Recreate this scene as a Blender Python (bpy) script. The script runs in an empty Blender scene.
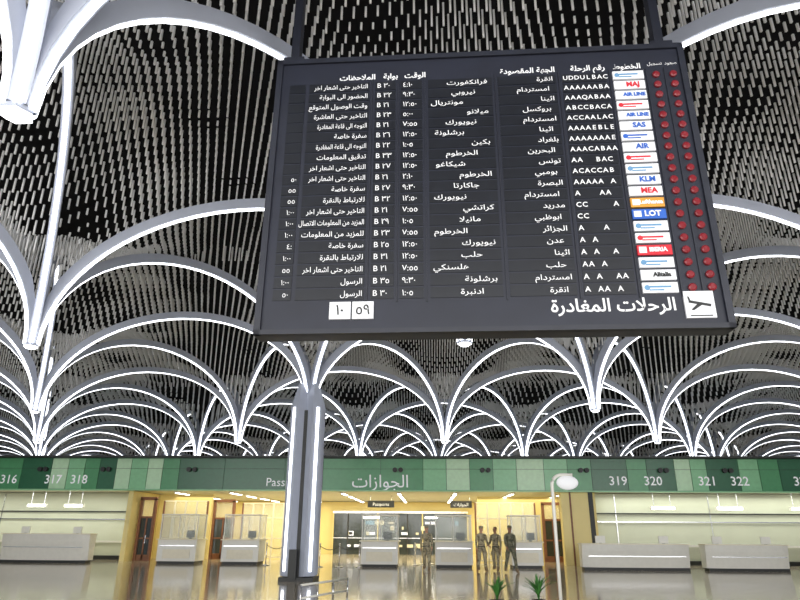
import bpy, bmesh, math, random
import numpy as np
from mathutils import Matrix, Vector, Euler
random.seed(7); np.random.seed(7)
scene = bpy.context.scene
scene.view_settings.view_transform = 'Standard'
scene.view_settings.look = 'None'

# ------------------------------------------------------------------ materials
def mat(name, col, rough=0.5, metal=0.0, emit=None, es=0.0, var=0.08, scale=6.0, bump=0.0, alpha=None, spec=0.5):
    m = bpy.data.materials.new(name); m.use_nodes = True
    nt = m.node_tree; b = nt.nodes['Principled BSDF']
    tc = nt.nodes.new('ShaderNodeTexCoord')
    nz = nt.nodes.new('ShaderNodeTexNoise'); nz.inputs['Scale'].default_value = scale
    nz.inputs['Detail'].default_value = 3
    nt.links.new(tc.outputs['Object'], nz.inputs['Vector'])
    cr = nt.nodes.new('ShaderNodeValToRGB')
    cr.color_ramp.elements[0].position = 0.3; cr.color_ramp.elements[1].position = 0.7
    cr.color_ramp.elements[0].color = (*[c*(1-var) for c in col], 1)
    cr.color_ramp.elements[1].color = (*[min(1, c*(1+var)) for c in col], 1)
    nt.links.new(nz.outputs['Fac'], cr.inputs['Fac'])
    nt.links.new(cr.outputs['Color'], b.inputs['Base Color'])
    b.inputs['Roughness'].default_value = rough
    b.inputs['Metallic'].default_value = metal
    b.inputs['Specular IOR Level'].default_value = spec
    if emit is not None:
        b.inputs['Emission Color'].default_value = (*emit, 1)
        b.inputs['Emission Strength'].default_value = es
    if bump > 0:
        bp = nt.nodes.new('ShaderNodeBump'); bp.inputs['Strength'].default_value = bump
        nt.links.new(nz.outputs['Fac'], bp.inputs['Height']); nt.links.new(bp.outputs['Normal'], b.inputs['Normal'])
    if alpha is not None:
        b.inputs['Alpha'].default_value = alpha
    return m

def camo_mat(name, cols, scale=14):
    m = bpy.data.materials.new(name); m.use_nodes = True
    nt = m.node_tree; b = nt.nodes['Principled BSDF']
    tc = nt.nodes.new('ShaderNodeTexCoord')
    nz = nt.nodes.new('ShaderNodeTexNoise'); nz.inputs['Scale'].default_value = scale
    nt.links.new(tc.outputs['Object'], nz.inputs['Vector'])
    cr = nt.nodes.new('ShaderNodeValToRGB'); cr.color_ramp.interpolation = 'CONSTANT'
    e = cr.color_ramp.elements
    e[0].position = 0; e[0].color = (*cols[0], 1); e[1].position = 0.45; e[1].color = (*cols[1], 1)
    n = e.new(0.56); n.color = (*cols[2], 1)
    nt.links.new(nz.outputs['Fac'], cr.inputs['Fac']); nt.links.new(cr.outputs['Color'], b.inputs['Base Color'])
    b.inputs['Roughness'].default_value = 0.9
    return m

def floor_mat():
    m = bpy.data.materials.new('polished_stone_floor'); m.use_nodes = True
    nt = m.node_tree; b = nt.nodes['Principled BSDF']
    tc = nt.nodes.new('ShaderNodeTexCoord')
    br = nt.nodes.new('ShaderNodeTexBrick'); br.offset = 0.0
    br.inputs['Scale'].default_value = 1.0; br.inputs['Brick Width'].default_value = 1.2; br.inputs['Row Height'].default_value = 1.2
    br.inputs['Mortar Size'].default_value = 0.012
    br.inputs['Color1'].default_value = (0.56, 0.48, 0.36, 1); br.inputs['Color2'].default_value = (0.50, 0.43, 0.33, 1)
    br.inputs['Mortar'].default_value = (0.27, 0.23, 0.18, 1)
    nt.links.new(tc.outputs['Object'], br.inputs['Vector'])
    nz = nt.nodes.new('ShaderNodeTexNoise'); nz.inputs['Scale'].default_value = 5; nz.inputs['Detail'].default_value = 8
    nt.links.new(tc.outputs['Object'], nz.inputs['Vector'])
    mx = nt.nodes.new('ShaderNodeMixRGB'); mx.blend_type = 'OVERLAY'; mx.inputs['Fac'].default_value = 0.3
    nt.links.new(br.outputs['Color'], mx.inputs['Color1']); nt.links.new(nz.outputs['Fac'], mx.inputs['Color2'])
    nt.links.new(mx.outputs['Color'], b.inputs['Base Color'])
    b.inputs['Roughness'].default_value = 0.10
    b.inputs['Specular IOR Level'].default_value = 0.7
    return m

M = {}
M['rib'] = mat('painted_rib_metal', (0.50, 0.54, 0.65), 0.45, 0.0, var=0.04, scale=2)
M['strip'] = mat('rib_light_tube', (0.95, 0.97, 1.0), 0.5, emit=(0.95, 0.97, 1.0), es=4.2, var=0.0)
M['tube'] = mat('hanging_aluminium_tube', (0.90, 0.91, 0.92), 0.35, 0.0, var=0.06, scale=0.6)
M['black'] = mat('black_ceiling_void', (0.012, 0.012, 0.014), 0.9, var=0.2, scale=1, spec=0.1)
M['floor'] = floor_mat()
M['case'] = mat('board_case_dark', (0.018, 0.021, 0.034), 0.45, var=0.15, scale=3)
M['face'] = mat('board_face_navy', (0.014, 0.017, 0.032), 0.5, var=0.15, scale=2)
M['flap'] = mat('board_flap_black', (0.006, 0.008, 0.014), 0.4, var=0.2, scale=5)
M['ink'] = mat('white_lettering', (0.92, 0.93, 0.95), 0.6, var=0.0, emit=(1, 1, 1), es=0.12)  # painted letters, no lamps; a faint glow is added to keep them bright
M['plate'] = mat('white_logo_plate', (0.86, 0.88, 0.92), 0.5, var=0.02, emit=(1, 1, 1), es=0.12)  # faint emission brightens logo and clock plates, which are not lamps
M['red'] = mat('logo_red', (0.75, 0.02, 0.04), 0.5)
M['blue'] = mat('logo_blue', (0.03, 0.14, 0.6), 0.5)
M['sky'] = mat('logo_light_blue', (0.15, 0.35, 0.6), 0.5)
M['orange'] = mat('logo_orange', (0.85, 0.38, 0.05), 0.5)
M['lamp'] = mat('red_indicator_lamp', (0.22, 0.012, 0.02), 0.3, emit=(0.6, 0.03, 0.05), es=0.06)
M['white'] = mat('white_laminate', (0.80, 0.79, 0.73), 0.35, var=0.03)
M['cream'] = mat('cream_counter', (0.80, 0.75, 0.60), 0.4, var=0.03)
M['yellow'] = mat('yellow_painted_wall', (0.80, 0.67, 0.30), 0.5, var=0.04, scale=1)
M['pale'] = mat('pale_green_wall', (0.62, 0.65, 0.52), 0.5, var=0.03, scale=1)
M['brown'] = mat('brown_timber', (0.20, 0.075, 0.03), 0.45, var=0.2, scale=8)
M['steel'] = mat('brushed_steel', (0.7, 0.7, 0.72), 0.25, 1.0, var=0.03)
M['dark'] = mat('dark_trim', (0.02, 0.022, 0.022), 0.5, var=0.1)
M['hallceil'] = mat('white_hall_ceiling', (0.6, 0.6, 0.5), 0.7, var=0.03)
M['glass'] = mat('clear_glass', (0.85, 0.93, 0.9), 0.05, var=0.0, alpha=0.15)
M['darkglass'] = mat('dark_storefront', (0.03, 0.04, 0.04), 0.1, var=0.2)
M['fluor'] = mat('fluorescent_tube', (1, 1, 1), 0.5, emit=(1.0, 0.98, 0.90), es=8, var=0.0)
M['g1'] = mat('fascia_green_dark', (0.028, 0.135, 0.065), 0.3, var=0.05)
M['g2'] = mat('fascia_green_mid', (0.085, 0.30, 0.135), 0.3, var=0.05)
M['g3'] = mat('fascia_green_light', (0.24, 0.53, 0.29), 0.3, var=0.05)
M['g4'] = mat('fascia_green_pale', (0.50, 0.72, 0.48), 0.3, var=0.05)
M['leaf'] = mat('plant_leaf', (0.05, 0.2, 0.035), 0.5, var=0.3, scale=12)
M['soil'] = mat('plant_soil', (0.05, 0.03, 0.02), 0.9, var=0.3, scale=30)
M['pot'] = mat('plant_pot_white', (0.6, 0.58, 0.55), 0.4)
M['skin'] = mat('human_skin', (0.62, 0.35, 0.23), 0.6, var=0.05)
M['skin_dark'] = mat('human_skin_dark', (0.36, 0.19, 0.12), 0.6, var=0.05)
M['hair'] = mat('dark_hair', (0.02, 0.014, 0.01), 0.8, var=0.2)
M['boot'] = mat('boot_leather', (0.24, 0.17, 0.10), 0.7, var=0.1)
M['eye'] = mat('eye_dark', (0.02, 0.015, 0.015), 0.3, var=0)
M['lip'] = mat('lips', (0.33, 0.13, 0.1), 0.6, var=0)
M['belt'] = mat('webbing_belt', (0.05, 0.05, 0.035), 0.8, var=0.1)
M['camo1'] = camo_mat('camouflage_desert', [(0.15, 0.13, 0.08), (0.50, 0.43, 0.29), (0.28, 0.26, 0.17)])
M['camo2'] = camo_mat('camouflage_woodland', [(0.06, 0.07, 0.045), (0.24, 0.23, 0.15), (0.13, 0.12, 0.09)])

# ------------------------------------------------------------------ mesh builder
class MB:
    def __init__(s): s.v = []; s.f = []; s.m = []; s.mats = []
    def mi(s, key):
        if key not in s.mats: s.mats.append(key)
        return s.mats.index(key)
    def add(s, vs, fs, key, mtx=None):
        o = len(s.v); k = s.mi(key)
        for p in vs:
            p = Vector(p)
            if mtx is not None: p = mtx @ p
            s.v.append(tuple(p))
        for f in fs: s.f.append(tuple(i+o for i in f)); s.m.append(k)
    def box(s, c, d, key, mtx=None, rz=0.0):
        x, y, z = d[0]/2, d[1]/2, d[2]/2
        R = Matrix.Translation(c) @ Matrix.Rotation(rz, 4, 'Z')
        if mtx is not None: R = mtx @ R
        vs = [(-x,-y,-z),(x,-y,-z),(x,y,-z),(-x,y,-z),(-x,-y,z),(x,-y,z),(x,y,z),(-x,y,z)]
        s.add(vs, [(0,3,2,1),(4,5,6,7),(0,1,5,4),(1,2,6,5),(2,3,7,6),(3,0,4,7)], key, R)
    def tube(s, pts, rad, key, n=10, mtx=None):
        pts = [Vector(p) for p in pts]
        if not isinstance(rad, (list, tuple)): rad = [rad]*len(pts)
        vs = []; fs = []
        for i, p in enumerate(pts):
            t = (pts[min(i+1, len(pts)-1)] - pts[max(i-1, 0)]).normalized()
            a = Vector((0,0,1)) if abs(t.z) < 0.9 else Vector((1,0,0))
            u = t.cross(a).normalized(); w = t.cross(u).normalized()
            for j in range(n):
                an = 2*math.pi*j/n
                vs.append(p + (u*math.cos(an) + w*math.sin(an))*rad[i])
        for i in range(len(pts)-1):
            for j in range(n):
                fs.append((i*n+j, i*n+(j+1)%n, (i+1)*n+(j+1)%n, (i+1)*n+j))
        fs.append(tuple(range(n))[::-1]); fs.append(tuple((len(pts)-1)*n+j for j in range(n)))
        s.add(vs, fs, key, mtx)
    def ell(s, c, r, key, mtx=None, nu=14, nv=9):
        vs = []; fs = []
        for i in range(nv+1):
            th = math.pi*i/nv
            for j in range(nu):
                ph = 2*math.pi*j/nu
                vs.append((c[0]+r[0]*math.sin(th)*math.cos(ph), c[1]+r[1]*math.sin(th)*math.sin(ph), c[2]+r[2]*math.cos(th)))
        for i in range(nv):
            for j in range(nu):
                fs.append((i*nu+j, (i+1)*nu+j, (i+1)*nu+(j+1)%nu, i*nu+(j+1)%nu))
        s.add(vs, fs, key, mtx)
    def mesh(s, me, keys, mtx):
        o = len(s.v)
        for v in me.vertices: s.v.append(tuple(mtx @ v.co))
        for i, p in enumerate(me.polygons):
            s.f.append(tuple(k+o for k in p.vertices)); s.m.append(s.mi(keys if isinstance(keys, str) else keys[i]))
    def build(s, name, loc=(0,0,0), rot=0, smooth=False, bevel=0, parent=None):
        me = bpy.data.meshes.new(name); me.from_pydata(s.v, [], s.f)
        for k in s.mats: me.materials.append(M[k])
        me.polygons.foreach_set('material_index', s.m)
        if smooth: me.polygons.foreach_set('use_smooth', [True]*len(s.f))
        me.update()
        ob = bpy.data.objects.new(name, me); scene.collection.objects.link(ob)
        ob.location = loc; ob.rotation_euler = (0, 0, rot)
        if bevel:
            b = ob.modifiers.new('bevel', 'BEVEL'); b.width = bevel; b.segments = 2; b.limit_method = 'ANGLE'
        if parent: ob.parent = parent
        return ob

def empty(name, loc=(0,0,0), rot=0):
    e = bpy.data.objects.new(name, None); scene.collection.objects.link(e)
    e.location = loc; e.rotation_euler = (0,0,rot); e.empty_display_size = 0.3
    return e

# ------------------------------------------------------------------ arabic text
order = [('ء',1),('آ',2),('أ',2),('ؤ',2),('إ',2),('ئ',4),('ا',2),('ب',4),('ة',2),('ت',4),('ث',4),('ج',4),('ح',4),('خ',4),('د',2),('ذ',2),('ر',2),('ز',2),('س',4),('ش',4),('ص',4),('ض',4),('ط',4),('ظ',4),('ع',4),('غ',4),('ف',4),('ق',4),('ك',4),('ل',4),('م',4),('ن',4),('ه',4),('و',2),('ى',2),('ي',4)]
FORM = {}; cp = 0xFE80
for ch, n in order: FORM[ch] = (cp, n); cp += n
def shape(t):
    out = []; i = 0; prev = False
    while i < len(t):
        c = t[i]
        if c == 'ل' and i+1 < len(t) and t[i+1] == 'ا':
            out.append(chr(0xFEFC if prev else 0xFEFB)); prev = False; i += 2; continue
        if c in FORM:
            base, n = FORM[c]
            nxt = i+1 < len(t) and t[i+1] in FORM and FORM[t[i+1]][1] > 1
            if n == 4 and nxt: out.append(chr(base + (3 if prev else 2))); prev = True
            else:
                out.append(chr(base + (1 if (prev and n > 1) else 0))); prev = False
        else: out.append(c); prev = False
        i += 1
    return ''.join(reversed(out))
AD = str.maketrans('0123456789', '٠١٢٣٤٥٦٧٨٩')
tcu = bpy.data.curves.new('lettering_tmp', 'FONT'); tob = bpy.data.objects.new('lettering_tmp', tcu)
scene.collection.objects.link(tob); tcu.resolution_u = 2
def text_mesh(body, size, align, bold=0.0):
    tcu.body = body; tcu.size = size; tcu.align_x = align; tcu.align_y = 'CENTER'; tcu.offset = bold
    bpy.context.view_layer.update()
    dg = bpy.context.evaluated_depsgraph_get()
    return bpy.data.meshes.new_from_object(tob.evaluated_get(dg))
FACE = Matrix.Rotation(math.radians(90), 4, 'X')
def put_text(mb, body, size, align, x, y, z, key='ink', sx=1.0, bold=0.0):
    me = text_mesh(body, size, align, bold)
    mb.mesh(me, key, Matrix.Translation((x, y, z)) @ FACE @ Matrix.Diagonal((sx,1,1,1)))
    bpy.data.meshes.remove(me)

# ------------------------------------------------------------------ departures board
W = 5.66; Z0 = 3.80; H = 4.13
board = empty('flight_departures_board', (0.745, 7.03, Z0), math.radians(-1.5))
b = MB()
b.box((0, 0.14, H/2), (W, 0.26, H), 'case')
b.box((0, -0.01, 0.03), (W, 0.08, 0.06), 'case'); b.box((0, -0.01, H-0.04), (W, 0.08, 0.08), 'case')
b.box((-W/2+0.04, -0.01, H/2), (0.08, 0.08, H), 'case'); b.box((W/2-0.04, -0.01, H/2), (0.08, 0.08, H), 'case')
b.box((0, 0.0, H/2), (W-0.16, 0.03, H-0.13), 'face')
b.build('board_case', parent=board)
X = lambda u: -W/2 + u*W
ztop = 7.42 - Z0; dz = 0.1637
fl = MB(); tx = MB()
cols = [(0.035,0.075),(0.085,0.235),(0.25,0.30),(0.313,0.365),(0.38,0.535),(0.55,0.69),(0.705,0.812)]
for i in range(20):
    z = ztop - i*dz
    for a, c in cols: fl.box(((X(a)+X(c))/2, -0.018, z), ((c-a)*W, 0.012, dz*0.86), 'flap')
fl.build('flap_rows', parent=board)
remarks = ["التاخير حتى اشعار اخر","الحضور الى البوابة","وقت الوصول المتوقع","التاخير حتى العاشرة","التوجه الى قاعة المغادرة","سفرة خاصة","التوجه الى قاعة المغادرة","تدقيق المعلومات","التاخير حتى اشعار اخر","التاخير حتى اشعار اخر","سفرة خاصة","للارتباط بالنقرة","التاخير حتى اشعار اخر","المزيد من المعلومات الاتصال","للمزيد من المعلومات","سفرة خاصة","للارتباط بالنقرة","التاخير حتى اشعار اخر","الرسول","الرسول"]
city1 = ["فرانكفورت","نيروبي","مونتريال","ميلانو","نيويورك","برشلونة","بكين","الخرطوم","شيكاغو","الخرطوم","جاكارتا","نيويورك","كراتشي","مانيلا","الخرطوم","نيويورك","حلب","هلسنكي","برشلونة","ادنبرة"]
city2 = ["انقرة","امستردام","اثينا","بروكسل","امستردام","اثينا","بلغراد","البحرين","تونس","بومبي","البصرة","امستردام","مدريد","ابوظبي","الجزائر","عدن","اثينا","حلب","امستردام","انقرة"]
fnos = ["UDDULBAC","AAAAAABA","AAAQABAA","ABCCBACA","ACCAALAC","AAAAEBLE","AAAAAAAE","AAACABAA","AA  BAC","ACACCAB","AAAAA A","A   AA","CC    A","CC   ","A   A","A A  ","A A  A","AA A ","A A  AA","A AA A"]
for i in range(20):
    z = ztop - i*dz; y = -0.028
    if i > 8: put_text(tx, random.choice(['55','1:00','4:','50']).translate(AD), 0.10, 'RIGHT', X(0.070), y, z)
    L_ = len(remarks[i])
    put_text(tx, shape(remarks[i]), 0.102, 'RIGHT', X(0.232), y, z, sx=0.95 if L_ < 20 else (0.88 if L_ < 23 else 0.72), bold=0.0005)
    put_text(tx, 'B ' + str(random.randint(20, 36)).translate(AD), 0.108, 'LEFT', X(0.254), y, z, bold=0.0005)
    put_text(tx, random.choice(['12:50','4:10','5:00','1:05','7:55','9:30','2:10']).translate(AD), 0.108, 'LEFT', X(0.318), y, z, bold=0.0005)
    put_text(tx, shape(city1[i]), 0.10, 'RIGHT', X(0.525 - 0.03*(i % 3)), y, z, sx=1.35, bold=0.0005)
    put_text(tx, shape(city2[i]), 0.10, 'RIGHT', X(0.683 - 0.01*(i % 2)), y, z, sx=1.25, bold=0.0005)
    for k, ch in enumerate(fnos[i]):
        if ch != ' ': put_text(tx, ch, 0.098, 'CENTER', X(0.7125) + k*0.077, y, z, bold=0.0015)
zh = ztop + dz*0.98
for s_, u, al in [("الملاحظات",0.25,'RIGHT'),("بوابة",0.306,'RIGHT'),("الوقت",0.375,'RIGHT'),("الجهة المقصودة",0.69,'RIGHT'),("رقم الرحلة",0.81,'RIGHT'),("الخطوط",0.895,'RIGHT')]:
    put_text(tx, shape(s_), 0.12, al, X(u), -0.02, zh, bold=0.003)
put_text(tx, shape("تسجيل"), 0.07, 'CENTER', X(0.928), -0.02, zh+0.03); put_text(tx, shape("صعود"), 0.07, 'CENTER', X(0.966), -0.02, zh+0.03)
put_text(tx, shape("الرحلات المغادرة"), 0.225, 'RIGHT', X(0.89), -0.02, 0.30, bold=0.004, sx=1.0)
tx.build('board_lettering', parent=board)
sp = MB()
for u in (0.242, 0.307, 0.372, 0.543, 0.697, 0.818, 0.905, 0.948): sp.box((X(u), -0.022, ztop-9.5*dz), (0.012, 0.02, 20.4*dz), 'case')
sp.build('column_dividers', parent=board)
lg = MB()
lc = ['sky','red','blue','red','blue','sky','blue','sky','red','sky','sky','red','orange','blue','sky','red','red','sky','blue','sky']
lt = {1:'MAJ',2:'AIR LINE',7:'AIR',10:'KLM',11:'MEA',12:'Lufthansa',13:'LOT',16:'IBERIA',18:'Alitalia',4:'AIR LINE',5:'SAS'}
for i in range(20):
    z = ztop - i*dz; full = i in (12, 13, 16)
    lg.box((X(0.861), -0.03, z), (0.41, 0.03, dz*0.80), lc[i] if full else 'plate')
    if full: lg.box((X(0.836), -0.048, z), (0.09, 0.008, dz*0.5), 'plate')
    t = lt.get(i)
    if t: put_text(lg, t, 0.105 if len(t) < 6 else 0.075, 'CENTER', X(0.868), -0.054, z, 'ink' if full else ('red' if i in (1, 11) else 'blue' if i != 18 else 'dark'), bold=0.004)
    else:
        lg.box((X(0.861), -0.047, z+0.01), (0.25, 0.006, 0.022), lc[i]); lg.box((X(0.853), -0.047, z-0.03), (0.17, 0.006, 0.015), lc[i])
        lg.tube([(X(0.834), -0.05, z), (X(0.834), -0.044, z)], 0.033, lc[i], 12)
lg.build('airline_logo_plates', parent=board)
lp = MB()
for i in range(20):
    z = ztop - i*dz
    for u in (0.927, 0.967):
        lp.tube([(X(u), -0.015, z), (X(u), -0.045, z), (X(u), -0.055, z)], [0.048, 0.048, 0.03], 'lamp', 14)
lp.build('indicator_lamps', parent=board)
ck = MB()
for dx in (-0.14, 0.14):
    ck.box((X(0.21)+dx, -0.03, 0.29), (0.26, 0.03, 0.22), 'plate')
put_text(ck, '10'.translate(AD), 0.18, 'CENTER', X(0.21)-0.14, -0.05, 0.29, 'dark', bold=0.002)
put_text(ck, '59'.translate(AD), 0.18, 'CENTER', X(0.21)+0.14, -0.05, 0.29, 'dark', bold=0.002)
ck.box((X(0.935), -0.03, 0.29), (0.34, 0.03, 0.33), 'plate')
pm = Matrix.Translation((X(0.935), -0.05, 0.30)) @ Matrix.Rotation(math.radians(12), 4, 'Y')
ck.box((0, 0, 0), (0.25, 0.008, 0.03), 'dark', pm)
ck.add([(0.04,0,0),(-0.02,0,0),(-0.09,0,-0.10),(-0.06,0,-0.10)], [(0,1,2,3)], 'dark', pm)
ck.add([(-0.10,0,0),(-0.125,0,0),(-0.15,0,0.06),(-0.13,0,0.06)], [(3,2,1,0)], 'dark', pm)
ck.box((0, -0.05, 0.15), (0.25, 0.006, 0.012), 'dark', Matrix.Translation((X(0.935), 0, 0)))
ck.build('clock_and_pictogram', parent=board)
sus = MB()
for sx in (-2.62, 2.58):
    sus.box((sx, 0.15, H+1.85), (0.12, 0.16, 3.70), 'case')
    sus.box((sx, 0.15, H+0.05), (0.3, 0.28, 0.1), 'case')
sus.build('suspension_posts', parent=board)

# ------------------------------------------------------------------ vault lattice
PX_, PY_ = 10.3, 8.6
ZS = 5.7; B = 3.55
pts = {}
for j in range(-2, 9):
    yy = 5.2 + PY_*j
    off = -4.25 if j % 2 == 0 else -9.4
    for k in range(-6, 7):
        xx = off + PX_*k
        if abs(xx) < 0.72*max(yy, 0) + 17: pts[(j, k)] = (xx, yy)
def nb(j, k):
    r = [(j, k+1)]
    if j % 2 == 0: r += [(j+1, k), (j+1, k+1)]
    else: r += [(j+1, k-1), (j+1, k)]
    return r
ribs = MB(); strips = MB()
RW, RD = 0.19, 0.26
def arch(p, q):
    p = Vector((*p, 0)); q = Vector((*q, 0)); L = (q-p).length; t = (q-p)/L; n = Vector((-t.y, t.x, 0))
    r0 = 0.15; a = L/2 - r0; N = 30
    vs = []; fs = []; sv = []; sf = []
    for i in range(N+1):
        th = math.pi*i/N
        s = L/2 - a*math.cos(th); z = ZS + B*math.sin(th)
        nn = Vector((math.cos(th)*-1/a, 0, math.sin(th)/B)); nn.normalize()
        c = p + t*s + Vector((0,0,z)); out = t*nn.x + Vector((0,0,nn.z))
        rd = RD if 0.12 < i/N < 0.88 else RD*0.75
        for w, d in ((-RW/2,0),(RW/2,0),(RW/2,rd),(-RW/2,rd)): vs.append(c + n*w + out*d)
        for w, d in ((-0.042,-0.03),(0.042,-0.03),(0.042,0.01),(-0.042,0.01)): sv.append(c + n*w + out*d)
        if i < N:
            for e in range(4):
                f = (i*4+e, i*4+(e+1)%4, (i+1)*4+(e+1)%4, (i+1)*4+e)
                fs.append(f); sf.append(f)
    ribs.add(vs, fs, 'rib'); strips.add(sv, sf, 'strip')
for key, p in pts.items():
    for q in nb(*key):
        if q in pts: arch(p, pts[q])
for key, p in pts.items():
    if key == (2, 0): continue
    vs = [(p[0]+r*math.cos(a*math.pi/3), p[1]+r*math.sin(a*math.pi/3), z) for r, z in ((0.17, ZS-0.06),(0.16, ZS+0.7)) for a in range(6)]
    ribs.add(vs, [(0,1,7,6),(1,2,8,7),(2,3,9,8),(3,4,10,9),(4,5,11,10),(5,0,6,11),(11,10,9,8,7,6)], 'rib')
    vs = [(p[0]+r*math.cos(a*math.pi/3), p[1]+r*math.sin(a*math.pi/3), z) for r, z in ((0.17, ZS-0.06),(0.10, ZS-0.11)) for a in range(6)]
    strips.add(vs, [(0,1,7,6),(1,2,8,7),(2,3,9,8),(3,4,10,9),(4,5,11,10),(5,0,6,11),(11,10,9,8,7,6)], 'strip')
vault = empty('vaulted_ceiling_ribs', (0,0,0))
ribs.build('rib_arches', parent=vault); strips.build('rib_light_strips', parent=vault)

def trumpet(X, Y):
    r = np.full(X.shape, 1e9)
    for x0, y0 in ((-4.25, 5.2), (-9.4, 13.8)):
        dx = (X-x0) - PX_*np.round((X-x0)/PX_); dy = (Y-y0) - 2*PY_*np.round((Y-y0)/(2*PY_))
        r = np.minimum(r, np.hypot(dx, dy))
    return r
allv = []; allq = []; base = 0
for y0, y1, dx, dy, w in ((-6, 18, 0.20, 0.29, 0.034), (18, 36, 0.24, 0.34, 0.046), (36, 76, 0.35, 0.52, 0.066)):
    for row, yv in enumerate(np.arange(y0, y1, dy)):
        hw = 0.70*max(yv, 0) + 9
        xs = np.arange(-hw, hw, dx) + (dx/2 if row % 2 else 0); ys = np.full(xs.shape, yv)
        r = trumpet(xs, ys); keep = r > 0.4
        xs, ys, r = xs[keep], ys[keep], r[keep]
        z0 = ZS + 0.36 + B*np.sqrt(np.clip(1-((5.15-np.minimum(r, 5.15))/5.15)**2, 0, 1))
        ln = 0.34 + 0.26*np.sin(xs*1.7)*np.sin(ys*1.3)**2 + np.random.rand(len(xs))*0.05
        z1 = z0 + ln
        P = np.zeros((len(xs), 8, 3)); h = w/2
        for c, (ax, ay) in enumerate(((-h,-h),(h,-h),(h,h),(-h,h))):
            P[:, c, 0] = xs+ax; P[:, c, 1] = ys+ay; P[:, c, 2] = z0
            P[:, c+4, 0] = xs+ax; P[:, c+4, 1] = ys+ay; P[:, c+4, 2] = z1
        allv.append(P.reshape(-1, 3))
        q = np.array([[0,3,2,1],[0,1,5,4],[1,2,6,5],[2,3,7,6],[3,0,4,7]])
        idx = (np.arange(len(xs))*8)[:, None, None] + q[None] + base
        allq.append(idx.reshape(-1, 4)); base += len(xs)*8
V = np.concatenate(allv); Q = np.concatenate(allq)
me = bpy.data.meshes.new('hanging_ceiling_tubes')
me.vertices.add(len(V)); me.vertices.foreach_set('co', V.ravel())
me.loops.add(Q.size); me.loops.foreach_set('vertex_index', Q.ravel().astype(np.int32))
me.polygons.add(len(Q)); me.polygons.foreach_set('loop_start', np.arange(0, Q.size, 4, dtype=np.int32))
me.update(calc_edges=True); me.materials.append(M['tube'])
ob = bpy.data.objects.new('hanging_ceiling_tubes', me); scene.collection.objects.link(ob)
print('tubes', len(V)//8)

# support column : pale fins with a light strip down each edge and narrow dark recesses
col = MB(); cx, cy = -4.30, 22.4
hexv = [(0.30*math.cos(a*math.pi/3), 0.30*math.sin(a*math.pi/3), z) for z in (0, ZS+0.5) for a in range(6)]
col.add(hexv, [(0,1,7,6),(1,2,8,7),(2,3,9,8),(3,4,10,9),(4,5,11,10),(5,0,6,11),(11,10,9,8,7,6)], 'rib')
for a in (0, math.pi/2, math.pi, -math.pi/2):
    R = Matrix.Rotation(a + math.radians(45), 4, 'Z')
    col.box((0.32, 0, ZS/2+0.1), (0.56, 0.46, ZS-0.1), 'rib', R)
    col.box((0.612, 0, ZS/2+0.15), (0.03, 0.10, ZS-0.3), 'strip', R)
    vs = [(0.04,-0.23,ZS+0.05),(0.60,-0.23,ZS+0.05),(0.60,0.23,ZS+0.05),(0.04,0.23,ZS+0.05),(0.02,-0.08,ZS+0.9),(0.42,-0.08,ZS+0.9),(0.42,0.08,ZS+0.9),(0.02,0.08,ZS+0.9)]
    col.add(vs, [(4,5,6,7),(0,1,5,4),(1,2,6,5),(2,3,7,6),(3,0,4,7)], 'rib', R)
for a in (0, math.pi/2, math.pi, -math.pi/2):
    R = Matrix.Rotation(a, 4, 'Z')
    col.box((0.40, 0, ZS/2), (0.02, 0.12, ZS-0.2), 'dark', R)
col.box((0, 0, 0.06), (1.15, 1.15, 0.12), 'dark')
col.box((-0.12, -0.60, 0.52), (0.26, 0.12, 0.9), 'dark')
col.build('support_column', (cx, cy, 0))

# ------------------------------------------------------------------ shell
def slab(name, c, d, key):
    m_ = MB(); m_.box((0,0,0), d, key); return m_.build(name, c)
slab('floor', (0, 32, -0.1), (104, 100, 0.2), 'floor')
slab('ceiling', (0, 32, 11.9), (104, 100, 0.2), 'black')
slab('wall_back', (0, 82, 6), (104, 0.3, 12), 'black')
slab('wall_left', (-52, 32, 6), (0.3, 100, 12), 'black')
slab('wall_right', (52, 32, 6), (0.3, 100, 12), 'black')
wn = MB()
for i in range(27): wn.box((-52+4*i, 0, 6), (0.15, 0.25, 12), 'dark')
for z in (0.2, 3, 6, 9, 11.7): wn.box((0, 0, z), (104, 0.2, 0.15), 'dark')
wn.build('window_1', (0, -17.8, 0))

YF = 33.0
fs_ = MB()
fs_.box((0, 0.3, 4.29), (104, 0.4, 1.62), 'g1')
fs_.box((0, -0.02, 5.14), (104, 0.5, 0.10), 'dark'); fs_.box((0, -0.02, 3.46), (104, 0.5, 0.06), 'g3')
segs = [(-50,-21.5,'g2'),(-21.5,-19.9,'g1'),(-19.9,-19.0,'g4'),(-19.0,-18.1,'g3'),(-18.1,-17.3,'g2'),(-17.3,-16.4,'g1'),(-16.4,-15.6,'g4'),(-15.6,-14.7,'g3'),(-14.7,-13.9,'g4'),(-13.9,-13.0,'g2'),
        (-13.0,-10.6,'g1'),(-10.6,-7.4,'g1'),(-7.4,-5.4,'g1'),(-5.4,-2.4,'g2'),(-2.4,-0.2,'g2'),(-0.2,1.0,'g3'),(1.0,2.2,'g4'),(2.2,3.4,'g2'),(3.4,4.6,'g3'),(4.6,6.0,'g4'),(6.0,7.2,'g3'),(7.2,8.4,'g2'),
        (8.4,10.2,'g1'),(10.2,11.2,'g2'),(11.2,12.6,'g1'),(12.6,13.4,'g4'),(13.4,14.2,'g3'),(14.2,15.8,'g1'),(15.8,16.8,'g3'),(16.8,17.8,'g2'),(17.8,50,'g1')]
for a, c, k in segs:
    fs_.box(((a+c)/2, 0.08, 4.29), (c-a-0.03, 0.05, 1.54), k)
fs_.box((0, 0.04, 4.55), (104, 0.02, 0.012), 'dark')
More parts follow.
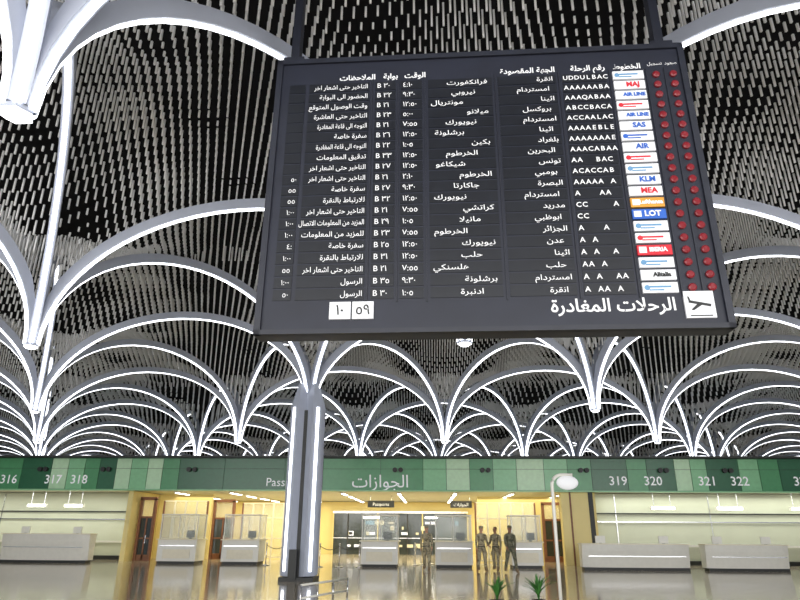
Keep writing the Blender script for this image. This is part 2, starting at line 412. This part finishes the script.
for x in (-20.3, -16.9, -12.3, 3.0, 8.0, 15.2, -1.5, 12.0):
    for d in (-0.15, 0.15): fs_.tube([(x+d, 0.03, 4.5), (x+d, -0.12, 4.5)], 0.12, 'dark', 12)
for s_, x in (('316',-22.1),('317',-19.7),('318',-18.3),('319',9.7),('320',11.45),('321',14.15),('322',15.75),('323',18.85)):
    put_text(fs_, s_, 0.62, 'CENTER', x, 0.04, 3.97, bold=0.006)
put_text(fs_, 'Passports', 0.60, 'CENTER', -7.2, 0.04, 3.86)
put_text(fs_, shape('الجوازات'), 0.86, 'CENTER', -2.4, 0.04, 3.90, bold=0.004)
fs_.build('green_sign_fascia', (0, YF, 0))
slab('ceiling_passport_hall', (0, 40.0, 3.62), (104, 13.4, 0.3), 'hallceil')
slab('wall_hall_back', (0, 46.3, 1.72), (104, 0.3, 3.44), 'yellow')

slab('wall_alcove_left', (-32.7, 35.8, 1.72), (34.4, 0.25, 3.44), 'pale')
slab('wall_alcove_right', (29.4, 34.6, 1.72), (41.8, 0.25, 3.44), 'pale')
slab('wall_hall_left', (-15.6, 39.8, 1.72), (0.25, 12.6, 3.44), 'yellow')
slab('wall_hall_right', (8.45, 39.8, 1.72), (0.25, 12.6, 3.44), 'yellow')
pr = MB(); pr.box((0,0,1.72), (1.5, 0.5, 3.44), 'yellow'); pr.box((0.72,-0.27,1.72), (0.22,0.06,3.44), 'dark'); pr.box((-0.3,-0.27,1.72), (0.08,0.05,3.44), 'brown')
pr.build('trim_1', (7.5, 33.3, 0))
slab('wall_yellow_left', (-13.9, 37.0, 1.72), (3.1, 0.2, 3.44), 'yellow')
slab('wall_yellow_right', (5.6, 38.0, 1.72), (5.4, 0.2, 3.44), 'yellow')

def check_in_counter(x, y, w, h, name='check_in_counter'):
    c = MB()
    N = 14; vs = []; fs = []
    for i in range(N+1):
        u = -w/2 + w*i/N; bul = -0.18*(1-(2*u/w)**4)
        for yy, zz in ((bul+0.08,0.12),(bul-0.05,h*0.75),(bul-0.08,h),(0.55,h),(0.55,0.12)): vs.append((u, yy, zz))
    for i in range(N):
        for e in range(5): fs.append((i*5+e, (i+1)*5+e, (i+1)*5+(e+1)%5, i*5+(e+1)%5))
    fs += [(0,1,2,3,4), tuple(N*5+e for e in (4,3,2,1,0))]
    c.add(vs, fs, 'white')
    c.box((0, 0.22, 0.06), (w-0.1, 0.5, 0.12), 'dark')
    c.box((0, 0.18, h+0.02), (w+0.08, 0.75, 0.04), 'cream')
    c.box((0, -0.21, h*0.55), (w*0.9, 0.03, 0.03), 'steel')
    for k in (-0.3, 0.3):
        c.box((w*k, 0.3, h+0.2), (0.42, 0.06, 0.30), 'white'); c.box((w*k, 0.33, h+0.08), (0.1, 0.1, 0.12), 'dark')
    return c.build(name, (x, y, 0))
check_in_counter(-18.7, 31.8, 4.4, 1.3); check_in_counter(-24.5, 31.8, 4.4, 1.3)
check_in_counter(9.05, 29.5, 4.6, 1.05); check_in_counter(13.8, 29.5, 3.5, 1.05); check_in_counter(18.4, 29.5, 3.8, 1.05)

def counter_sign_light(x, y, z, w):
    c = MB(); c.box((0,0,0), (w, 0.18, 0.16), 'white'); c.box((0,-0.1,-0.01), (w*0.95, 0.03, 0.11), 'fluor')
    for d in (-w*0.35, w*0.35): c.tube([(d,0,0.08),(d,0,3.455-z)], 0.015, 'steel', 6)
    c.build('counter_light', (x, y, z))
counter_sign_light(-20.6, 33.6, 2.7, 1.0); counter_sign_light(-18.6, 33.6, 2.7, 1.0)
counter_sign_light(11.9, 33.5, 2.7, 1.2); counter_sign_light(15.2, 33.5, 2.7, 1.3); counter_sign_light(18.8, 33.5, 2.7, 1.2)
for nm, xa, xb, yy in (('trim_2', -49, -15.8, 35.6), ('trim_3', 8.6, 50, 34.4)):
    t_ = MB(); L_ = xb-xa
    t_.box((0,0,2.45), (L_,0.08,0.06), 'dark'); t_.box((0,0,2.05), (L_,0.06,0.05), 'steel'); t_.box((0,0,0.9), (L_,0.08,0.10), 'white')
    t_.box((0,0.02,0.1), (L_,0.06,0.2), 'dark')
    for i in range(int(L_/4.8)): t_.box((-L_/2+1.2+4.8*i, 0.04, 1.75), (0.03, 0.03, 3.3), 'steel')
    t_.build(nm, ((xa+xb)/2, yy, 0))

def booth(x, y, w):
    c = MB(); d = 1.3
    c.box((0,0,0.06), (w-0.1, d-0.1, 0.12), 'dark'); c.box((0,0,0.6), (w, d, 0.96), 'white')
    c.box((0,0,1.10), (w+0.14, d+0.14, 0.05), 'cream'); c.box((0,-d/2-0.02,0.82), (w*0.9, 0.03, 0.05), 'steel')
    c.box((0,-d/2-0.02,0.45), (w*0.7, 0.03, 0.4), 'cream')
    for sx in (-1, 0, 1):
        for sy in (-1, 1): c.box((sx*(w/2-0.04), sy*(d/2-0.04), 1.67), (0.035, 0.035, 1.1), 'white')
    c.box((0,0,2.24), (w, d, 0.05), 'white')
    for sy in (-1, 1): c.box((0, sy*(d/2-0.04), 1.67), (w-0.1, 0.012, 1.05), 'glass')
    for sx in (-1, 1): c.box((sx*(w/2-0.04), 0, 1.67), (0.012, d-0.1, 1.05), 'glass')
    c.box((w*0.2, 0, 1.35), (0.4, 0.06, 0.32), 'dark'); c.box((w*0.2, 0.02, 1.16), (0.12, 0.12, 0.08), 'dark')
    c.build('passport_booth', (x, y, 0))
for x, y, w in ((-12.1, 32.3, 1.9), (-9.0, 32.3, 1.8), (-6.4, 33.0, 1.2), (-2.2, 31.0, 1.7), (1.2, 31.0, 1.7), (4.5, 31.0, 1.4)): booth(x, y, w)

def hanging_sign(x, y, w, t):
    c = MB(); c.box((0,0,2.95), (w,0.12,0.36), 'dark')
    for d in (-w*0.4, w*0.4): c.tube([(d,0,3.13),(d,0,3.46)], 0.02, 'steel', 6)
    put_text(c, t, 0.24, 'CENTER', 0, -0.065, 2.93)
    c.build('hanging_sign', (x, y, 0))
hanging_sign(-2.6, 36.6, 1.5, 'Passports'); hanging_sign(1.9, 36.6, 1.2, shape('الجوازات'))

def doorframe(name, x, y, w, h):
    c = MB()
    c.box((-w/2,0,h/2), (0.14,0.2,h), 'brown'); c.box((w/2,0,h/2), (0.14,0.2,h), 'brown'); c.box((0,0,h), (w+0.14,0.2,0.16), 'brown')
    c.box((0,0,2.15), (w,0.12,0.1), 'brown'); c.box((0,0.02,1.1), (w-0.14,0.03,2.1), 'darkglass'); c.box((0,0.02,2.6), (w-0.14,0.03,0.8), 'glass')
    c.box((0,0,1.1), (0.08,0.08,2.1), 'brown'); c.box((0,0,0.15), (w,0.08,0.3), 'brown'); c.box((0,0,1.1), (w,0.08,0.08), 'brown')
    c.box((w*0.1,-0.06,1.05), (0.03,0.06,0.4), 'steel')
    c.build(name, (x, y, 0))
doorframe('door_1', -14.95, 34.4, 0.75, 3.1); doorframe('door_2', -11.6, 36.9, 1.1, 3.1); doorframe('door_3', 6.9, 36.5, 1.0, 3.0)
def partition(name, x, y, w):
    c = MB(); n = max(2, int(w/0.6))
    for i in range(n+1): c.box((-w/2+i*w/n, 0, 1.5), (0.08, 0.1, 3.0), 'brown' if i in (0, n) else 'cream')
    for z in (0.1, 1.1, 2.2, 3.0): c.box((0,0,z), (w,0.08,0.06), 'cream')
    c.box((0,0.0,1.5), (w,0.015,2.9), 'glass')
    c.build(name, (x, y, 0))
partition('window_2', -13.1, 34.9, 2.4); partition('window_3', -8.9, 37.5, 3.6); partition('window_4', 4.2, 35.5, 3.2)
c = MB(); c.box((0,0,1.35), (9.4,0.15,2.7), 'darkglass')
for i in range(10): c.box((-4.7+i*1.044,-0.1,1.35), (0.08,0.08,2.7), 'dark' if i%3 else 'yellow')
c.box((0,-0.1,2.75), (9.5,0.12,0.14), 'steel'); c.box((0,-0.1,1.05), (9.4,0.05,0.05), 'steel')
c.box((-2.0,-0.12,2.4), (1.2,0.04,0.15), 'fluor'); c.box((2.2,-0.12,2.4), (0.9,0.04,0.12), 'fluor')
rnd = random.Random(3)
for i in range(26):
    c.box((rnd.uniform(-4.3,4.3), -0.12, rnd.choice((0.55,1.35,1.7,2.05))), (rnd.uniform(.12,.45), 0.05, rnd.uniform(.12,.3)), rnd.choice(('white','g3','steel','sky','cream','cream','steel')))
c.build('window_5', (-1.9, 46.0, 0))
fo = MB()
for x in (-13.5, -10.5, -7.5, -4.5, -1.5, 1.5, 4.5, 7.2):
    for y in (35.2, 38.4, 41.6, 44.6):
        fo.box((x, y, 3.43), (0.22, 1.9, 0.07), 'white'); fo.box((x, y, 3.385), (0.14, 1.8, 0.03), 'fluor')
fo.build('ceiling_fluorescent_lights')

def stanchion_row(x, y, n, step, rz=0):
    c = MB()
    for i in range(n):
        c.tube([(i*step,0,0),(i*step,0,0.03),(i*step,0,0.05)], [0.17,0.17,0.03], 'steel', 14)
        c.tube([(i*step,0,0.04),(i*step,0,0.95)], 0.025, 'steel', 8); c.ell((i*step,0,0.97), (0.04,0.04,0.04), 'steel')
        if i < n-1:
            c.tube([(i*step + step*t/8, 0, 0.88-0.16*math.sin(math.pi*t/8)) for t in range(9)], 0.018, 'dark', 6)
    c.build('queue_barrier', (x, y, 0), rz, smooth=True)
stanchion_row(-4.9, 30.2, 3, 0.9); stanchion_row(-0.6, 32.5, 3, 0.6, 0.9); stanchion_row(-7.6, 31.2, 3, 0.9, 0.2)

c = MB(); d_ = Vector((0.75, 1.9, 0)); L_ = d_.length; d_.normalize()
for i in range(4):
    p = d_*(L_*i/3); c.tube([p, p+Vector((0,0,0.5))], 0.022, 'steel', 8); c.tube([p, p+Vector((0,0,0.02))], 0.07, 'steel', 10)
for z in (0.25, 0.5): c.tube([Vector((0,0,z)), d_*L_+Vector((0,0,z))], 0.022, 'white', 8)
c.build('guard_rail', (-2.65, 14.1, 0), smooth=True)

c = MB(); path = [(0,0,0.02),(0,0,1.2),(0,0,2.46)]
for i in range(1, 9):
    a = math.pi/2*i/8; path.append((0.20*(1-math.cos(a)), 0, 2.46+0.20*math.sin(a)))
path += [(0.42,0,2.66)]
c.tube(path, 0.034, 'white', 10); c.tube([(0,0,0),(0,0,0.03)], 0.2, 'white', 18)
c.ell((0.31,0,2.51), (0.22,0.06,0.14), 'plate', nu=20, nv=12)
c.build('curved_sign_post', (2.52, 13.1, 0), smooth=True)

def plant(x, y, s):
    c = MB()
    c.tube([(0,0,0),(0,0,0.02),(0,0,0.26),(0,0,0.28)], [0.11,0.12,0.17,0.175], 'pot', 18); c.tube([(0,0,0.28),(0,0,0.285)], 0.15, 'soil', 16)
    rnd = random.Random(int(x*10))
    for k in range(26):
        a = rnd.uniform(0, 6.28); ln = rnd.uniform(0.35, 0.55)*s; lean = rnd.uniform(0.1, 0.75); w = 0.03
        vs = []; N = 6
        for i in range(N+1):
            t = i/N; r = ln*lean*t*t*1.2; z = 0.28 + ln*(t - 0.35*lean*t*t); ww = w*math.sin(math.pi*min(0.97, 0.15+t*0.85))
            p = Vector((r*math.cos(a), r*math.sin(a), z)); sd = Vector((-math.sin(a), math.cos(a), 0))*ww
            vs += [p-sd, p+Vector((0,0,-0.008)), p+sd]
        fs = []
        for i in range(N):
            o = i*3; fs += [(o,o+1,o+4,o+3),(o+1,o+2,o+5,o+4)]
        c.add(vs, fs, 'leaf')
    c.build('potted_plant', (x, y, 0), smooth=True)
plant(1.4, 13.9, 0.9); plant(2.25, 14.0, 1.0)

# ------------------------------------------------------------------ people
def person(x, y, heading, stride=0.0, arms=(0.1, -0.1), camo='camo1', skin='skin', bend=(0.15, 0.15), sc=1.0, hat=True):
    J = [((0,0,.96),(.15,.11)), ((0,0,1.10),(.135,.10)), ((0,-.01,1.28),(.165,.12)), ((0,0,1.43),(.13,.09)), ((0,.005,1.50),(.062,.062)), ((0,-.01,1.57),(.055,.058)), ((0,-.02,1.65),(.078,.095)), ((0,-.015,1.72),(.07,.085))]
    E = [(i, i+1) for i in range(7)]
    hands = []
    for sgn, sw, bd in ((1, arms[0], bend[0]), (-1, arms[1], bend[1])):
        o = len(J)
        sh = Vector((.185*sgn, .0, 1.42)); el = sh + Vector((.06*sgn, -math.sin(sw)*.28, -math.cos(sw)*.28))
        wr = el + Vector((.01*sgn, -math.sin(sw+bd)*.25, -math.cos(sw+bd)*.25)); dr = (wr-el).normalized(); pa = wr + dr*.07
        J += [(sh,(.072,.072)), (el,(.052,.052)), (wr,(.036,.036)), (pa,(.040,.026))]
        E += [(3, o), (o, o+1), (o+1, o+2), (o+2, o+3)]; hands.append((pa, dr, sgn))
    for sgn in (1, -1):
        o = len(J); s = stride*sgn
        hip = Vector((.10*sgn, 0, .88)); kn = Vector((.12*sgn, -s*.5-.03, .50)); lift = 0.05 if s < 0 else 0.0
        an = Vector((.13*sgn, -s + (.0 if s >= 0 else .04), .09+lift)); toe = an + Vector((.015*sgn, -.17, -.045)); heel = an + Vector((0, .03, -.04))
        J += [(hip,(.10,.105)), (kn,(.07,.075)), (an,(.055,.06)), (toe,(.045,.035)), (heel,(.045,.045))]
        E += [(0, o), (o, o+1), (o+1, o+2), (o+2, o+3), (o+2, o+4)]
    me = bpy.data.meshes.new('body_tmp'); me.from_pydata([tuple(j[0]) for j in J], E, [])
    tmp = bpy.data.objects.new('body_tmp', me); scene.collection.objects.link(tmp)
    md = tmp.modifiers.new('skin', 'SKIN'); md.use_smooth_shade = True
    sv = me.skin_vertices[0].data if me.skin_vertices else None
    if sv is None:
        bm = bmesh.new(); bm.from_mesh(me); bm.verts.layers.skin.verify(); bm.to_mesh(me); bm.free(); sv = me.skin_vertices[0].data
    for i, j in enumerate(J): sv[i].radius = j[1]; sv[i].use_root = (i == 0)
    tmp.modifiers.new('sub', 'SUBSURF').levels = 2; tmp.modifiers['sub'].render_levels = 2
    bpy.context.view_layer.update()
    res = bpy.data.meshes.new_from_object(tmp.evaluated_get(bpy.context.evaluated_depsgraph_get()))
    bpy.data.objects.remove(tmp)
    keys = []
    for p in res.polygons:
        c_ = p.center; k = camo
        if c_.z > 1.505: k = skin
        elif c_.z < .20: k = 'boot'
        elif any((c_-(pa-dr*.02)).length < .075 for pa, dr, _ in hands): k = skin
        elif .97 < c_.z < 1.01 and abs(c_.x) < .17: k = 'belt'
        keys.append(k)
    c = MB(); c.mesh(res, keys, Matrix.Identity(4))
    for pa, dr, sgn in hands:
        side = Vector((0,-1,0)); side = (side - dr*side.dot(dr)).normalized(); inn = Vector((-sgn,0,0))
        for f, (o_, ln) in enumerate(((.030,.072),(.010,.080),(-.010,.074),(-.029,.058))):
            p0 = pa + side*o_ + dr*.01; p1 = p0 + dr*ln*.5; p2 = p1 + (dr*.85+inn*.5)*ln*.32; p3 = p2 + (dr*.5+inn*.8)*ln*.25
            c.tube([p0,p1,p2,p3], [.010,.0095,.0085,.006], skin, 7)
        p0 = pa + side*.034 - dr*.035; c.tube([p0, p0+side*.022+dr*.028, p0+side*.028+dr*.058+inn*.012], [.012,.011,.007], skin, 7)
    hc = Vector((0,-.02,1.675))
    c.ell(hc, (.076,.098,.115), skin, nu=18, nv=12)
    c.add([(-.016,-.112,1.645),(.016,-.112,1.645),(0,-.138,1.648),(0,-.112,1.69)], [(0,1,2),(0,2,3),(2,1,3)], skin)
    for s in (-1, 1):
        c.ell((s*.030,-.106,1.683), (.012,.008,.007), 'eye', nu=8, nv=6); c.box((s*.030,-.108,1.699), (.032,.012,.006), 'hair')
        c.ell((s*.078,-.015,1.67), (.010,.020,.032), skin, nu=8, nv=6)
    c.box((0,-.109,1.619), (.042,.010,.010), 'lip')
    if hat:
        c.tube([(0,-.015,1.715),(0,-.015,1.73),(0,-.01,1.785),(0,-.01,1.795)], [.092,.093,.088,.07], camo, 16)
        c.add([(-.07,-.09,1.722),(.07,-.09,1.722),(.05,-.165,1.708),(-.05,-.165,1.708),(-.07,-.09,1.73),(.07,-.09,1.73),(.05,-.165,1.716),(-.05,-.165,1.716)], [(0,3,2,1),(4,5,6,7),(3,7,6,2),(0,4,7,3),(1,2,6,5)], camo)
        c.ell((0,.02,1.69), (.079,.078,.07), 'hair', nu=14, nv=8)
    else: c.ell((0,.016,1.712), (.082,.092,.095), 'hair', nu=16, nv=10)
    for s in (-1, 1):
        c.box((s*.075,-.125,1.30), (.10,.03,.11), camo); c.box((s*.195,-.02,.72), (.03,.12,.15), camo)
    minz = min(v[2] for v in c.v); c.v = [(v[0]*sc, v[1]*sc, (v[2]-minz)*sc) for v in c.v]
    c.build('soldier', (x, y, 0), heading, smooth=True)
person(-0.04, 27.9, math.radians(-8), 0.24, (0.35, -0.3), 'camo1', 'skin')
person(2.26, 28.0, math.radians(20), 0.08, (0.1, 0.05), 'camo1', 'skin', (0.9, 0.2), 1.0)
person(2.89, 28.4, math.radians(-30), 0.10, (0.0, 0.1), 'camo1', 'skin_dark', (0.3, 1.1), 0.98, False)
person(3.36, 27.2, math.radians(15), 0.27, (-0.3, 0.35), 'camo2', 'skin_dark', (0.2, 0.4), 1.01)

bpy.data.objects.remove(tob)

# ------------------------------------------------------------------ lights
def area(name, loc, rot, sx, sy, power, col):
    l = bpy.data.lights.new(name, 'AREA'); l.shape = 'RECTANGLE'; l.size = sx; l.size_y = sy; l.energy = power; l.color = col
    o = bpy.data.objects.new(name, l); scene.collection.objects.link(o); o.location = loc; o.rotation_euler = [math.radians(a) for a in rot]
    return o
area('daylight_fill', (0, -16.5, 6), (90, 0, 0), 60, 10, 10500, (1.0, 0.98, 0.95))  # added fill behind the camera for board, tubes and people; glazing only presumed
area('passport_hall_light', (-3.5, 39.5, 3.3), (0, 0, 0), 22, 11, 1500, (1.0, 0.90, 0.56))
area('alcove_light_left', (-28, 34.0, 3.3), (0, 0, 0), 24, 1.0, 330, (1.0, 0.99, 0.86))
area('alcove_light_right', (25, 33.6, 3.3), (0, 0, 0), 32, 1.0, 380, (1.0, 0.99, 0.86))

w = bpy.data.worlds.new('world'); scene.world = w; w.use_nodes = True
w.node_tree.nodes['Background'].inputs['Color'].default_value = (0.72, 0.78, 0.85, 1)
w.node_tree.nodes['Background'].inputs['Strength'].default_value = 0.8

# ------------------------------------------------------------------ camera
cam = bpy.data.cameras.new('camera'); co = bpy.data.objects.new('camera', cam); scene.collection.objects.link(co)
cam.sensor_width = 36; cam.lens = 27.8; cam.clip_end = 300
co.matrix_world = Matrix.Translation((0,0,1.6)) @ Matrix.Rotation(math.radians(2.5),4,'Z') @ Matrix.Rotation(math.radians(110.4),4,'X') @ Matrix.Rotation(math.radians(0.35),4,'Z')
scene.camera = co
